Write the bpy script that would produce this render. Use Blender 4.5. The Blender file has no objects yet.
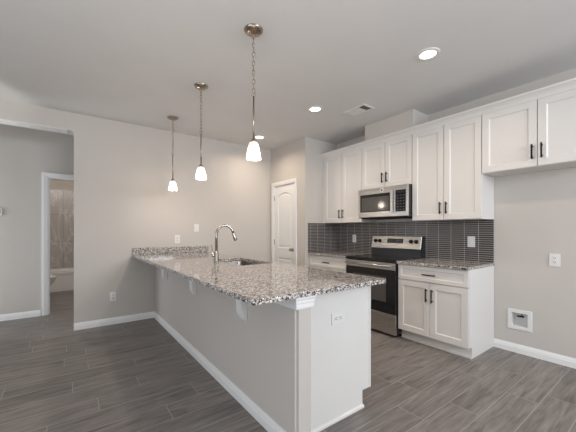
import bpy, bmesh, math, random
from mathutils import Vector, Matrix

SC = bpy.context.scene
COL = SC.collection
random.seed(4)

# ------------------------------------------------------------------ camera
YAW = 0.6343
F_PX, CX, CY, CAM_H = 298.25, 286.35, 230.66, 1.2512
cam_d = bpy.data.cameras.new('camera')
cam_d.sensor_width = 36.0
cam_d.lens = F_PX * 36.0 / 576.0
cam_d.shift_x = (288.0 - CX) / 576.0
cam_d.shift_y = (CY - 216.0) / 576.0
cam_d.clip_start = 0.05
cam = bpy.data.objects.new('camera', cam_d)
cam.location = (0, 0, CAM_H)
cam.rotation_euler = (math.pi / 2, 0, -YAW)
COL.objects.link(cam)
SC.camera = cam

# ------------------------------------------------------------------ world, lights, exposure
SC.view_settings.view_transform = 'Standard'
SC.view_settings.look = 'None'
SC.view_settings.gamma = 1.0
SC.view_settings.exposure = 0.30
SC.view_settings.use_curve_mapping = False

world = bpy.data.worlds.new('world')
SC.world = world
world.use_nodes = True
world.node_tree.nodes['Background'].inputs[0].default_value = (0.75, 0.86, 1.0, 1)
world.node_tree.nodes['Background'].inputs[1].default_value = 0.6

HC_ = 2.7276
DAY = (0.83, 0.91, 1.0)
WARM = (1.0, 0.85, 0.70)
SOFTWARM = (1.0, 0.84, 0.68)


def area_light(name, loc, rot, sx, sy, watts, color):
    d = bpy.data.lights.new(name, 'AREA')
    d.shape = 'RECTANGLE'
    d.size, d.size_y = sx, sy
    d.energy = watts
    d.color = color
    o = bpy.data.objects.new(name, d)
    o.location = loc
    o.rotation_euler = rot
    COL.objects.link(o)
    return o


def point_light(name, loc, watts, color, radius=0.05):
    d = bpy.data.lights.new(name, 'POINT')
    d.energy = watts
    d.color = color
    d.shadow_soft_size = radius
    o = bpy.data.objects.new(name, d)
    o.location = loc
    COL.objects.link(o)
    return o


def spot_light(name, loc, target, watts, color, angle, blend, radius):
    d = bpy.data.lights.new(name, 'SPOT')
    d.energy = watts
    d.color = color
    d.spot_size = angle
    d.spot_blend = blend
    d.shadow_soft_size = radius
    o = bpy.data.objects.new(name, d)
    o.location = loc
    o.rotation_euler = (Vector(target) - Vector(loc)).to_track_quat('-Z', 'Y').to_euler()
    COL.objects.link(o)
    return o


# daylight through the two openings behind the photographer
area_light('daylight_rear', (2.0, -3.12, 2.08), (math.radians(90), 0, 0), 2.8, 0.86, 122, DAY)
area_light('daylight_left', (-3.72, 0.4, 1.45), (math.radians(90), 0, math.radians(-90)), 3.0, 1.5, 66, DAY)
# added upward fill that brightens the ceiling
area_light('bounce_fill', (-0.6, -0.4, 0.8), (math.radians(180), 0, 0), 3.0, 3.0, 40, (1.0, 0.97, 0.94))
# the lamp in the bathroom, and an added fill brightening the hall and soffit
point_light('bathroom_lamp', (-0.2, 6.3, 2.5), 26, (1.0, 0.95, 0.9), 0.1)
area_light('hall_fill', (-2.2, 5.2, 1.0), (math.radians(90), 0, math.radians(-90)), 0.75, 1.8, 22, DAY)
# added spot, no real uplight: makes the bright wedge on the left ceiling
spot_light('left_ceiling_fill', (-1.5, 3.9, 0.4), (-1.25, 4.62, HC_), 60, (1.0, 0.98, 0.95), math.radians(47), 0.45, 0.06)

# ------------------------------------------------------------------ materials


def new_mat(name):
    m = bpy.data.materials.new(name)
    m.use_nodes = True
    nt = m.node_tree
    b = nt.nodes['Principled BSDF']
    return m, nt, b


def link(nt, a, b):
    nt.links.new(a, b)


def plain(name, col, rough=0.5, metal=0.0, spec=0.5, var=0.03, scale=6.0, bump=0.0, bscale=200.0, coat=0.0):
    m, nt, b = new_mat(name)
    tc = nt.nodes.new('ShaderNodeTexCoord')
    nz = nt.nodes.new('ShaderNodeTexNoise')
    nz.inputs['Scale'].default_value = scale
    nz.inputs['Detail'].default_value = 3
    link(nt, tc.outputs['Object'], nz.inputs['Vector'])
    rp = nt.nodes.new('ShaderNodeValToRGB')
    rp.color_ramp.elements[0].position = 0.3
    rp.color_ramp.elements[1].position = 0.7
    rp.color_ramp.elements[0].color = tuple(c * (1 - var) for c in col) + (1,)
    rp.color_ramp.elements[1].color = tuple(min(1, c * (1 + var)) for c in col) + (1,)
    link(nt, nz.outputs['Fac'], rp.inputs['Fac'])
    link(nt, rp.outputs['Color'], b.inputs['Base Color'])
    b.inputs['Roughness'].default_value = rough
    b.inputs['Metallic'].default_value = metal
    b.inputs['Specular IOR Level'].default_value = spec
    if coat:
        b.inputs['Coat Weight'].default_value = coat
        b.inputs['Coat Roughness'].default_value = 0.05
    if bump:
        n2 = nt.nodes.new('ShaderNodeTexNoise')
        n2.inputs['Scale'].default_value = bscale
        link(nt, tc.outputs['Object'], n2.inputs['Vector'])
        bp = nt.nodes.new('ShaderNodeBump')
        bp.inputs['Strength'].default_value = bump
        bp.inputs['Distance'].default_value = 0.002
        link(nt, n2.outputs['Fac'], bp.inputs['Height'])
        link(nt, bp.outputs['Normal'], b.inputs['Normal'])
    return m


def emit_mat(name, col, strength, base=(0.9, 0.9, 0.9)):
    m, nt, b = new_mat(name)
    b.inputs['Base Color'].default_value = base + (1,)
    b.inputs['Emission Color'].default_value = col + (1,)
    b.inputs['Emission Strength'].default_value = strength
    b.inputs['Roughness'].default_value = 0.35
    return m


def brushed(name, col, rough, axis_scale=(4, 4, 400)):
    m, nt, b = new_mat(name)
    tc = nt.nodes.new('ShaderNodeTexCoord')
    mp = nt.nodes.new('ShaderNodeMapping')
    mp.inputs['Scale'].default_value = axis_scale
    nz = nt.nodes.new('ShaderNodeTexNoise')
    nz.inputs['Scale'].default_value = 1.0
    nz.inputs['Detail'].default_value = 2
    link(nt, tc.outputs['Object'], mp.inputs['Vector'])
    link(nt, mp.outputs['Vector'], nz.inputs['Vector'])
    mr = nt.nodes.new('ShaderNodeMapRange')
    mr.inputs['To Min'].default_value = rough * 0.8
    mr.inputs['To Max'].default_value = rough * 1.25
    link(nt, nz.outputs['Fac'], mr.inputs['Value'])
    link(nt, mr.outputs['Result'], b.inputs['Roughness'])
    b.inputs['Base Color'].default_value = col + (1,)
    b.inputs['Metallic'].default_value = 1.0
    return m


def ramp(nt, stops, interp='LINEAR'):
    rp = nt.nodes.new('ShaderNodeValToRGB')
    cr = rp.color_ramp
    cr.interpolation = interp
    while len(cr.elements) > 1:
        cr.elements.remove(cr.elements[-1])
    cr.elements[0].position = stops[0][0]
    cr.elements[0].color = tuple(stops[0][1]) + (1,)
    for p, c in stops[1:]:
        e = cr.elements.new(p)
        e.color = tuple(c) + (1,)
    return rp


def granite_mat():
    m, nt, b = new_mat('speckled_granite')
    tc = nt.nodes.new('ShaderNodeTexCoord')
    nz = nt.nodes.new('ShaderNodeTexNoise')
    nz.inputs['Scale'].default_value = 60
    nz.inputs['Detail'].default_value = 2
    link(nt, tc.outputs['Object'], nz.inputs['Vector'])
    mix = nt.nodes.new('ShaderNodeMixRGB')
    mix.blend_type = 'ADD'
    mix.inputs['Fac'].default_value = 0.012
    link(nt, tc.outputs['Object'], mix.inputs['Color1'])
    link(nt, nz.outputs['Color'], mix.inputs['Color2'])
    v = nt.nodes.new('ShaderNodeTexVoronoi')
    v.inputs['Scale'].default_value = 165
    v.inputs['Randomness'].default_value = 1.0
    link(nt, mix.outputs['Color'], v.inputs['Vector'])
    sep = nt.nodes.new('ShaderNodeSeparateColor')
    link(nt, v.outputs['Color'], sep.inputs['Color'])
    rp = ramp(nt, [(0.0, (0.010, 0.010, 0.011)), (0.17, (0.075, 0.072, 0.070)), (0.28, (0.24, 0.222, 0.207)),
                   (0.42, (0.42, 0.39, 0.36)), (0.62, (0.56, 0.53, 0.50)), (0.78, (0.80, 0.78, 0.76))], 'CONSTANT')
    link(nt, sep.outputs['Red'], rp.inputs['Fac'])
    v2 = nt.nodes.new('ShaderNodeTexVoronoi')
    v2.inputs['Scale'].default_value = 62
    link(nt, mix.outputs['Color'], v2.inputs['Vector'])
    sep2 = nt.nodes.new('ShaderNodeSeparateColor')
    link(nt, v2.outputs['Color'], sep2.inputs['Color'])
    rp2 = ramp(nt, [(0.0, (0.34, 0.34, 0.345)), (0.2, (0.9, 0.82, 0.8)), (0.6, (1.0, 0.97, 0.94))], 'CONSTANT')
    link(nt, sep2.outputs['Green'], rp2.inputs['Fac'])
    mul = nt.nodes.new('ShaderNodeMixRGB')
    mul.blend_type = 'MULTIPLY'
    mul.inputs['Fac'].default_value = 0.8
    link(nt, rp.outputs['Color'], mul.inputs['Color1'])
    link(nt, rp2.outputs['Color'], mul.inputs['Color2'])
    link(nt, mul.outputs['Color'], b.inputs['Base Color'])
    b.inputs['Roughness'].default_value = 0.05
    b.inputs['Specular IOR Level'].default_value = 0.5
    return m


def plank_mat():
    m, nt, b = new_mat('grey_wood_plank_tile')
    tc = nt.nodes.new('ShaderNodeTexCoord')
    sx = nt.nodes.new('ShaderNodeSeparateXYZ')
    link(nt, tc.outputs['Object'], sx.inputs[0])

    def mth(op, a, c):
        n = nt.nodes.new('ShaderNodeMath')
        n.operation = op
        link(nt, a, n.inputs[0])
        if c is not None:
            if isinstance(c, (int, float)):
                n.inputs[1].default_value = c
            else:
                link(nt, c, n.inputs[1])
        return n.outputs[0]
    ROW, LEN = 0.1985, 0.915
    ysh = mth('ADD', sx.outputs[1], 0.141)
    row = mth('FLOOR', mth('DIVIDE', ysh, ROW), None)
    wn = nt.nodes.new('ShaderNodeTexWhiteNoise')
    wn.noise_dimensions = '1D'
    link(nt, row, wn.inputs['W'])
    xsh = mth('ADD', sx.outputs[0], mth('MULTIPLY', wn.outputs['Value'], LEN))
    cb = nt.nodes.new('ShaderNodeCombineXYZ')
    link(nt, xsh, cb.inputs[0])
    link(nt, ysh, cb.inputs[1])
    br = nt.nodes.new('ShaderNodeTexBrick')
    br.offset = 0.0
    br.inputs['Scale'].default_value = 1.0
    br.inputs['Brick Width'].default_value = LEN
    br.inputs['Row Height'].default_value = ROW
    br.inputs['Mortar Size'].default_value = 0.0021
    br.inputs['Mortar Smooth'].default_value = 0.1
    br.inputs['Color1'].default_value = (0.0, 0.0, 0.0, 1)
    br.inputs['Color2'].default_value = (1, 1, 1, 1)
    br.inputs['Mortar'].default_value = (0.5, 0.5, 0.5, 1)
    link(nt, cb.outputs[0], br.inputs['Vector'])
    # grain: stretched along the plank, shifted from plank to plank
    sc = nt.nodes.new('ShaderNodeVectorMath')
    sc.operation = 'SCALE'
    sc.inputs['Scale'].default_value = 7.3
    link(nt, br.outputs['Color'], sc.inputs[0])
    add = nt.nodes.new('ShaderNodeVectorMath')
    add.operation = 'ADD'
    link(nt, tc.outputs['Object'], add.inputs[0])
    link(nt, sc.outputs['Vector'], add.inputs[1])
    mg = nt.nodes.new('ShaderNodeMapping')
    mg.inputs['Scale'].default_value = (2.6, 38, 38)
    link(nt, add.outputs['Vector'], mg.inputs['Vector'])
    n1 = nt.nodes.new('ShaderNodeTexNoise')
    n1.inputs['Scale'].default_value = 1.0
    n1.inputs['Detail'].default_value = 6
    n1.inputs['Roughness'].default_value = 0.62
    n1.inputs['Distortion'].default_value = 0.9
    link(nt, mg.outputs['Vector'], n1.inputs['Vector'])
    mg2 = nt.nodes.new('ShaderNodeMapping')
    mg2.inputs['Scale'].default_value = (2.4, 11.0, 11.0)
    link(nt, add.outputs['Vector'], mg2.inputs['Vector'])
    n2 = nt.nodes.new('ShaderNodeTexNoise')
    n2.inputs['Scale'].default_value = 1.0
    n2.inputs['Detail'].default_value = 3
    n2.inputs['Distortion'].default_value = 1.2
    link(nt, mg2.outputs['Vector'], n2.inputs['Vector'])
    r1 = ramp(nt, [(0.28, (0.085, 0.072, 0.064)), (0.42, (0.165, 0.144, 0.130)), (0.60, (0.222, 0.197, 0.180)), (0.75, (0.31, 0.28, 0.26))])
    link(nt, n1.outputs['Fac'], r1.inputs['Fac'])
    r2 = ramp(nt, [(0.27, (0.62, 0.61, 0.60)), (0.42, (0.93, 0.93, 0.93)), (0.7, (1.1, 1.1, 1.1))])
    link(nt, n2.outputs['Fac'], r2.inputs['Fac'])
    mu = nt.nodes.new('ShaderNodeMixRGB')
    mu.blend_type = 'MULTIPLY'
    mu.inputs['Fac'].default_value = 1.0
    link(nt, r1.outputs['Color'], mu.inputs['Color1'])
    link(nt, r2.outputs['Color'], mu.inputs['Color2'])
    sepb = nt.nodes.new('ShaderNodeSeparateColor')
    link(nt, br.outputs['Color'], sepb.inputs['Color'])
    r3 = ramp(nt, [(0.0, (0.90, 0.90, 0.90)), (1.0, (1.08, 1.08, 1.08))])
    link(nt, sepb.outputs['Red'], r3.inputs['Fac'])
    mu2 = nt.nodes.new('ShaderNodeMixRGB')
    mu2.blend_type = 'MULTIPLY'
    mu2.inputs['Fac'].default_value = 1.0
    link(nt, mu.outputs['Color'], mu2.inputs['Color1'])
    link(nt, r3.outputs['Color'], mu2.inputs['Color2'])
    fin = nt.nodes.new('ShaderNodeMixRGB')
    link(nt, br.outputs['Fac'], fin.inputs['Fac'])
    link(nt, mu2.outputs['Color'], fin.inputs['Color1'])
    fin.inputs['Color2'].default_value = (0.34, 0.315, 0.295, 1)
    link(nt, fin.outputs['Color'], b.inputs['Base Color'])
    b.inputs['Roughness'].default_value = 0.42
    bp = nt.nodes.new('ShaderNodeBump')
    bp.inputs['Strength'].default_value = 0.25
    bp.inputs['Distance'].default_value = 0.002
    link(nt, n1.outputs['Fac'], bp.inputs['Height'])
    link(nt, bp.outputs['Normal'], b.inputs['Normal'])
    return m


def tile_mat(name, u_axis, u0, v0, w, h, mortar, tile_a, tile_b, grout, rough, vein=None):
    """stacked tile; u runs along the world axis u_axis (0 = x, 1 = y), v up"""
    m, nt, b = new_mat(name)
    tc = nt.nodes.new('ShaderNodeTexCoord')
    sp = nt.nodes.new('ShaderNodeSeparateXYZ')
    link(nt, tc.outputs['Object'], sp.inputs['Vector'])
    cb = nt.nodes.new('ShaderNodeCombineXYZ')
    au = nt.nodes.new('ShaderNodeMath'); au.operation = 'SUBTRACT'; au.inputs[1].default_value = u0
    av = nt.nodes.new('ShaderNodeMath'); av.operation = 'SUBTRACT'; av.inputs[1].default_value = v0
    link(nt, sp.outputs[u_axis], au.inputs[0])
    link(nt, sp.outputs[2], av.inputs[0])
    link(nt, au.outputs[0], cb.inputs[0])
    link(nt, av.outputs[0], cb.inputs[1])
    br = nt.nodes.new('ShaderNodeTexBrick')
    br.offset = 0.0
    br.inputs['Scale'].default_value = 1.0
    br.inputs['Brick Width'].default_value = w
    br.inputs['Row Height'].default_value = h
    br.inputs['Mortar Size'].default_value = mortar
    br.inputs['Mortar Smooth'].default_value = 0.05
    br.inputs['Color1'].default_value = tile_a + (1,)
    br.inputs['Color2'].default_value = tile_b + (1,)
    br.inputs['Mortar'].default_value = grout + (1,)
    link(nt, cb.outputs[0], br.inputs['Vector'])
    col = br.outputs['Color']
    if vein:
        mp = nt.nodes.new('ShaderNodeMapping')
        mp.inputs['Rotation'].default_value = (0, 0, 0.6)
        mp.inputs['Scale'].default_value = (2.6, 0.75, 1)
        link(nt, cb.outputs[0], mp.inputs['Vector'])
        nz = nt.nodes.new('ShaderNodeTexNoise')
        nz.inputs['Scale'].default_value = 1.6
        nz.inputs['Detail'].default_value = 6
        nz.inputs['Distortion'].default_value = 1.5
        link(nt, mp.outputs[0], nz.inputs['Vector'])
        rp = ramp(nt, [(0.465, (0, 0, 0)), (0.5, (1, 1, 1)), (0.535, (0, 0, 0))])
        link(nt, nz.outputs['Fac'], rp.inputs['Fac'])
        mx = nt.nodes.new('ShaderNodeMixRGB')
        mf = nt.nodes.new('ShaderNodeMath'); mf.operation = 'MULTIPLY'; mf.inputs[1].default_value = 0.55
        link(nt, rp.outputs['Color'], mf.inputs[0])
        link(nt, mf.outputs[0], mx.inputs['Fac'])
        link(nt, col, mx.inputs['Color1'])
        mx.inputs['Color2'].default_value = vein + (1,)
        col = mx.outputs['Color']
    link(nt, col, b.inputs['Base Color'])
    mr = nt.nodes.new('ShaderNodeMapRange')
    mr.inputs['To Min'].default_value = rough
    mr.inputs['To Max'].default_value = 0.8
    link(nt, br.outputs['Fac'], mr.inputs['Value'])
    link(nt, mr.outputs['Result'], b.inputs['Roughness'])
    bp = nt.nodes.new('ShaderNodeBump')
    bp.invert = True
    bp.inputs['Strength'].default_value = 0.3
    bp.inputs['Distance'].default_value = 0.001
    link(nt, br.outputs['Fac'], bp.inputs['Height'])
    link(nt, bp.outputs['Normal'], b.inputs['Normal'])
    return m


M = {}
M['wall'] = plain('greige_wall_paint', (0.55, 0.508, 0.466), 0.85, spec=0.25, var=0.012, scale=2, bump=0.06, bscale=120)
M['ceiling'] = plain('flat_ceiling_paint', (0.70, 0.69, 0.68), 0.95, spec=0.15, var=0.015, scale=3, bump=0.12, bscale=60)
M['trim'] = plain('white_semigloss_trim', (0.80, 0.785, 0.765), 0.4, var=0.008)
M['cabinet'] = plain('white_cabinet_paint', (0.705, 0.672, 0.638), 0.42, var=0.008)
M['plastic'] = plain('white_plastic', (0.72, 0.705, 0.685), 0.35, var=0.005)
M['plastic_dark'] = plain('dark_slot', (0.03, 0.03, 0.03), 0.5, var=0.02)
M['greyplastic'] = plain('grey_plastic', (0.42, 0.41, 0.40), 0.5, var=0.02)
M['porcelain'] = plain('white_porcelain', (0.74, 0.73, 0.72), 0.12, var=0.005)
M['granite'] = granite_mat()
M['floor'] = plank_mat()
M['steel'] = brushed('brushed_stainless', (0.53, 0.515, 0.495), 0.28, (300, 3, 300))
M['steel_sink'] = brushed('sink_stainless', (0.27, 0.245, 0.225), 0.25, (40, 40, 40))
M['nickel'] = brushed('brushed_nickel', (0.37, 0.31, 0.25), 0.27, (60, 60, 60))
M['faucet'] = brushed('faucet_nickel', (0.40, 0.375, 0.345), 0.2, (60, 60, 60))
M['black'] = plain('matte_black_metal', (0.014, 0.011, 0.010), 0.6, spec=0.2, var=0.05)
M['blackglass'] = plain('black_glass', (0.012, 0.012, 0.013), 0.06, var=0.02)
M['mwglass'] = plain('smoked_window_glass', (0.085, 0.08, 0.076), 0.08, var=0.05)
M['enamel'] = plain('black_enamel', (0.02, 0.02, 0.021), 0.25, var=0.03)
M['display'] = plain('dark_display', (0.03, 0.033, 0.04), 0.12, var=0.05)
M['legend'] = plain('grey_legend', (0.11, 0.11, 0.115), 0.5, var=0.02)
M['tile'] = tile_mat('taupe_stacked_tile_y', 1, 1.2663, 0.9015, 0.149, 0.0238, 0.0022,
                     (0.060, 0.051, 0.047), (0.080, 0.069, 0.064), (0.42, 0.39, 0.365), 0.22)
M['tile_x'] = tile_mat('taupe_stacked_tile_x', 0, 3.7229 - 0.149 * 5, 0.9015, 0.149, 0.0238, 0.0022,
                       (0.060, 0.051, 0.047), (0.080, 0.069, 0.064), (0.42, 0.39, 0.365), 0.22)
M['bathtile'] = tile_mat('veined_bath_tile', 0, -0.07, 0.40, 0.305, 0.61, 0.004,
                         (0.40, 0.375, 0.36), (0.44, 0.415, 0.40), (0.20, 0.185, 0.175), 0.3, vein=(0.72, 0.69, 0.67))
def shade_mat():
    m, nt, b = new_mat('lit_frosted_glass')
    b.inputs['Base Color'].default_value = (0.9, 0.88, 0.85, 1)
    b.inputs['Roughness'].default_value = 0.3
    b.inputs['Emission Color'].default_value = (1.0, 0.93, 0.84, 1)
    b.inputs['Emission Strength'].default_value = 2.2
    tr = nt.nodes.new('ShaderNodeBsdfTransparent')
    tr.inputs[0].default_value = (0.95, 0.93, 0.90, 1)
    tl = nt.nodes.new('ShaderNodeBsdfTranslucent')
    tl.inputs[0].default_value = (0.9, 0.88, 0.84, 1)
    mx = nt.nodes.new('ShaderNodeMixShader')
    mx.inputs[0].default_value = 0.2
    mx2 = nt.nodes.new('ShaderNodeMixShader')
    mx2.inputs[0].default_value = 0.14
    link(nt, tr.outputs[0], mx.inputs[1])
    link(nt, tl.outputs[0], mx.inputs[2])
    link(nt, mx.outputs[0], mx2.inputs[1])
    link(nt, b.outputs[0], mx2.inputs[2])
    link(nt, mx2.outputs[0], nt.nodes['Material Output'].inputs['Surface'])
    return m


M['shade'] = shade_mat()
M['bulb'] = emit_mat('lit_bulb', (1.0, 0.88, 0.74), 12.0)
M['led'] = emit_mat('lit_downlight_lens', (1.0, 0.90, 0.80), 6.0)

# ------------------------------------------------------------------ geometry helpers
ORIGIN = {}


class MB:
    """collects shapes in world coordinates; build() links them as one mesh object"""

    def __init__(self):
        self.bm = bmesh.new()

    def merge(self, bm2):
        me = bpy.data.meshes.new('tmp')
        bm2.to_mesh(me)
        bm2.free()
        self.bm.from_mesh(me)
        bpy.data.meshes.remove(me)

    def box(self, x0, x1, y0, y1, z0, z1, bev=0.0, seg=2):
        b = bmesh.new()
        bmesh.ops.create_cube(b, size=1.0)
        for v in b.verts:
            v.co = Vector(((x0 + x1) / 2 + v.co.x * (x1 - x0), (y0 + y1) / 2 + v.co.y * (y1 - y0), (z0 + z1) / 2 + v.co.z * (z1 - z0)))
        if bev:
            bmesh.ops.bevel(b, geom=list(b.edges), offset=bev, segments=seg, affect='EDGES', profile=0.5)
        self.merge(b)
        return self

    def panel(self, x0, x1, y0, y1, z0, z1, inset, depth, axis='-x', bev=0.0015, cove=0.006):
        """slab with a recessed panel on the face that looks along axis"""
        b = bmesh.new()
        bmesh.ops.create_cube(b, size=1.0)
        for v in b.verts:
            v.co = Vector(((x0 + x1) / 2 + v.co.x * (x1 - x0), (y0 + y1) / 2 + v.co.y * (y1 - y0), (z0 + z1) / 2 + v.co.z * (z1 - z0)))
        n = {'-x': Vector((-1, 0, 0)), '+x': Vector((1, 0, 0)), '-y': Vector((0, -1, 0))}[axis]
        b.normal_update()
        fs = [f for f in b.faces if f.normal.dot(n) > 0.9]
        outer = [e for e in b.edges]
        bmesh.ops.inset_region(b, faces=fs, thickness=inset, use_even_offset=True)
        bmesh.ops.inset_region(b, faces=fs, thickness=cove, depth=-depth * 0.6, use_even_offset=True)
        bmesh.ops.inset_region(b, faces=fs, thickness=cove * 0.5, depth=-depth * 0.4, use_even_offset=True)
        if bev:
            bmesh.ops.bevel(b, geom=[e for e in outer if e.is_valid], offset=bev, segments=2, affect='EDGES')
        self.merge(b)
        return self

    def lathe(self, prof, loc, seg=32, axis='z'):
        b = bmesh.new()
        rings = []
        for r, z in prof:
            if r < 1e-6:
                rings.append([b.verts.new((0, 0, z))])
            else:
                rings.append([b.verts.new((r * math.cos(2 * math.pi * i / seg), r * math.sin(2 * math.pi * i / seg), z)) for i in range(seg)])
        for a, c in zip(rings, rings[1:]):
            for i in range(seg):
                j = (i + 1) % seg
                if len(a) == 1 and len(c) == 1:
                    continue
                if len(a) == 1:
                    b.faces.new((a[0], c[j], c[i]))
                elif len(c) == 1:
                    b.faces.new((a[i], a[j], c[0]))
                else:
                    b.faces.new((a[i], a[j], c[j], c[i]))
        if axis == '-x':
            mat = Matrix.Rotation(math.radians(-90), 4, 'Y')
        elif axis == '-y':
            mat = Matrix.Rotation(math.radians(90), 4, 'X')
        else:
            mat = Matrix.Identity(4)
        for v in b.verts:
            v.co = mat @ v.co + Vector(loc)
        bmesh.ops.recalc_face_normals(b, faces=b.faces)
        for f in b.faces:
            f.smooth = True
        self.merge(b)
        return self

    def tube(self, pts, r, seg=12, cap=True, closed=False):
        b = bmesh.new()
        pts = [Vector(p) for p in pts]
        n = len(pts)
        rad = r if isinstance(r, (list, tuple)) else [r] * n
        rings = []
        up = None
        for i, p in enumerate(pts):
            if closed:
                t = (pts[(i + 1) % n] - pts[i - 1]).normalized()
            else:
                t = (pts[min(i + 1, n - 1)] - pts[max(i - 1, 0)]).normalized()
            if up is None:
                up = t.orthogonal().normalized()
            up = (up - t * up.dot(t)).normalized()
            side = t.cross(up)
            rings.append([b.verts.new(p + (up * math.cos(2 * math.pi * k / seg) + side * math.sin(2 * math.pi * k / seg)) * rad[i]) for k in range(seg)])
        pairs = list(zip(rings, rings[1:]))
        if closed:
            pairs.append((rings[-1], rings[0]))
        for a, c in pairs:
            for k in range(seg):
                j = (k + 1) % seg
                b.faces.new((a[k], a[j], c[j], c[k]))
        if cap and not closed:
            b.faces.new(rings[0][::-1])
            b.faces.new(rings[-1])
        bmesh.ops.recalc_face_normals(b, faces=b.faces)
        for f in b.faces:
            f.smooth = len(f.verts) == 4
        self.merge(b)
        return self

    def prism(self, poly, lo, hi, axis, bev=0.0, seg=2):
        """poly in the plane across axis ('x': (y,z), 'y': (x,z), 'z': (x,y)), extruded lo..hi"""
        b = bmesh.new()

        def pt(p, q):
            return {'x': (q, p[0], p[1]), 'y': (p[0], q, p[1]), 'z': (p[0], p[1], q)}[axis]
        A = [b.verts.new(pt(p, lo)) for p in poly]
        B = [b.verts.new(pt(p, hi)) for p in poly]
        b.faces.new(A)
        b.faces.new(B)
        n = len(poly)
        for i in range(n):
            j = (i + 1) % n
            b.faces.new((A[i], A[j], B[j], B[i]))
        bmesh.ops.recalc_face_normals(b, faces=b.faces)
        if bev:
            bmesh.ops.bevel(b, geom=list(b.edges), offset=bev, segments=seg, affect='EDGES')
        self.merge(b)
        return self

    def slab(self, outer, hole, z0, z1, bev=0.003):
        """flat slab with an optional hole, outlines in xy"""
        b = bmesh.new()

        def loop(pts, z):
            vs = [b.verts.new((p[0], p[1], z)) for p in pts]
            return vs, [b.edges.new((vs[i], vs[(i + 1) % len(vs)])) for i in range(len(vs))]
        loops = {}
        for z in (z0, z1):
            vo, eo = loop(outer, z)
            edges = list(eo)
            vh = None
            if hole:
                vh, eh = loop(hole, z)
                edges += eh
            bmesh.ops.triangle_fill(b, use_beauty=True, use_dissolve=False, edges=edges)
            loops[z] = (vo, vh)
        for k in (0, 1):
            a, c = loops[z0][k], loops[z1][k]
            if a is None:
                continue
            for i in range(len(a)):
                j = (i + 1) % len(a)
                b.faces.new((a[i], a[j], c[j], c[i]))
        bmesh.ops.recalc_face_normals(b, faces=b.faces)
        if bev:
            top = set(loops[z1][0]) | set(loops[z0][0])
            es = [e for e in b.edges if e.verts[0] in top and e.verts[1] in top and abs(e.verts[0].co.z - e.verts[1].co.z) < 1e-6
                  and len(e.link_faces) == 2 and e.calc_face_angle() > 0.5]
            bmesh.ops.bevel(b, geom=es, offset=bev, segments=3, affect='EDGES', profile=0.5)
        self.merge(b)
        return self

    def build(self, name, mat, parent=None):
        me = bpy.data.meshes.new(name)
        par = Vector((0, 0, 0))
        if parent is not None:
            par = ORIGIN[parent.name]
        for v in self.bm.verts:
            v.co -= par
        self.bm.to_mesh(me)
        self.bm.free()
        me.materials.append(mat)
        o = bpy.data.objects.new(name, me)
        COL.objects.link(o)
        if parent is not None:
            o.parent = parent
        ORIGIN[o.name] = par
        return o


def tag(o, label, cat, group=None):
    o['label'] = label
    o['category'] = cat
    if group:
        o['group'] = group
    return o


def thing(name, label, cat, loc, group=None):
    o = bpy.data.objects.new(name, None)
    o.empty_display_size = 0.1
    o.location = loc
    COL.objects.link(o)
    ORIGIN[o.name] = Vector(loc)
    return tag(o, label, cat, group)


def struct(o):
    o['kind'] = 'structure'
    return o


def rrect(x0, x1, y0, y1, r, n=5):
    pts = []
    for cx, cy, a0 in ((x1 - r, y1 - r, 0), (x0 + r, y1 - r, 90), (x0 + r, y0 + r, 180), (x1 - r, y0 + r, 270)):
        for i in range(n + 1):
            a = math.radians(a0 + 90 * i / n)
            pts.append((cx + r * math.cos(a), cy + r * math.sin(a)))
    return pts


# ------------------------------------------------------------------ measures of the place (metres)
XR, YB, HC = 3.7229, 4.593, 2.7276          # range wall, back wall, ceiling
XP, YR = 3.0209, 3.6045                     # pantry front, pantry return wall
XH0, XH1, YH = 1.0218, 1.140, 1.294         # half wall of the peninsula
XL, YREAR = -3.80, -3.20                    # room sides behind the camera
XOP0, XOP1, HOP = -1.15, 0.0723, 2.505      # hall opening
YB2 = YB + 0.17
YHALL = 5.670
CT = 0.9015                                 # range wall counter top
CTP = 0.9155                                # peninsula counter top
Y1, Y2, Y3 = 1.2663, 2.0258, 2.7963         # cabinet run: right base, range, left base
XU, XB = 3.397, 3.0953                      # upper and base cabinet door fronts
UB, UT = 1.3724, 2.440

# ------------------------------------------------------------------ structure
struct(MB().box(-4.1, 4.1, -3.5, 8.7, -0.06, 0.0).build('floor', M['floor']))
struct(MB().box(-4.1, 4.1, -3.5, 8.7, HC, HC + 0.06).build('ceiling', M['ceiling']))

r = 0.07
arc = [(XOP1 - r + r * math.cos(math.radians(a)), HOP - 0.028 + 0.028 * math.sin(math.radians(a))) for a in range(0, 91, 10)]
arcl = [(XOP0 + r - r * math.cos(math.radians(a)), HOP - 0.028 + 0.028 * math.sin(math.radians(a))) for a in range(90, -1, -10)]
outline = [(XL - 0.12, 0), (XOP0, 0)] + arcl[::-1] + arc[::-1] + [(XOP1, 0), (XP + 0.12, 0), (XP + 0.12, HC), (XL - 0.12, HC)]
struct(MB().prism(outline, YB, YB2, 'y').build('wall_back', M['wall']))
struct(MB().box(XR, XR + 0.12, YREAR - 0.12, YR + 0.12, 0, HC).build('wall_right', M['wall']))
# pantry front wall with its door hole
PD0, PD1, PDH = 3.868, 4.482, 2.045
struct(MB().prism([(YR, 0), (PD0 - 0.015, 0), (PD0 - 0.015, PDH + 0.015), (PD1 + 0.015, PDH + 0.015), (PD1 + 0.015, 0), (YB, 0), (YB, HC), (YR, HC)],
                  XP, XP + 0.12, 'x').build('wall_pantry', M['wall']))
struct(MB().box(XP + 0.12, XR, YR, YR + 0.12, 0, HC).build('wall_return', M['wall']))
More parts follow.
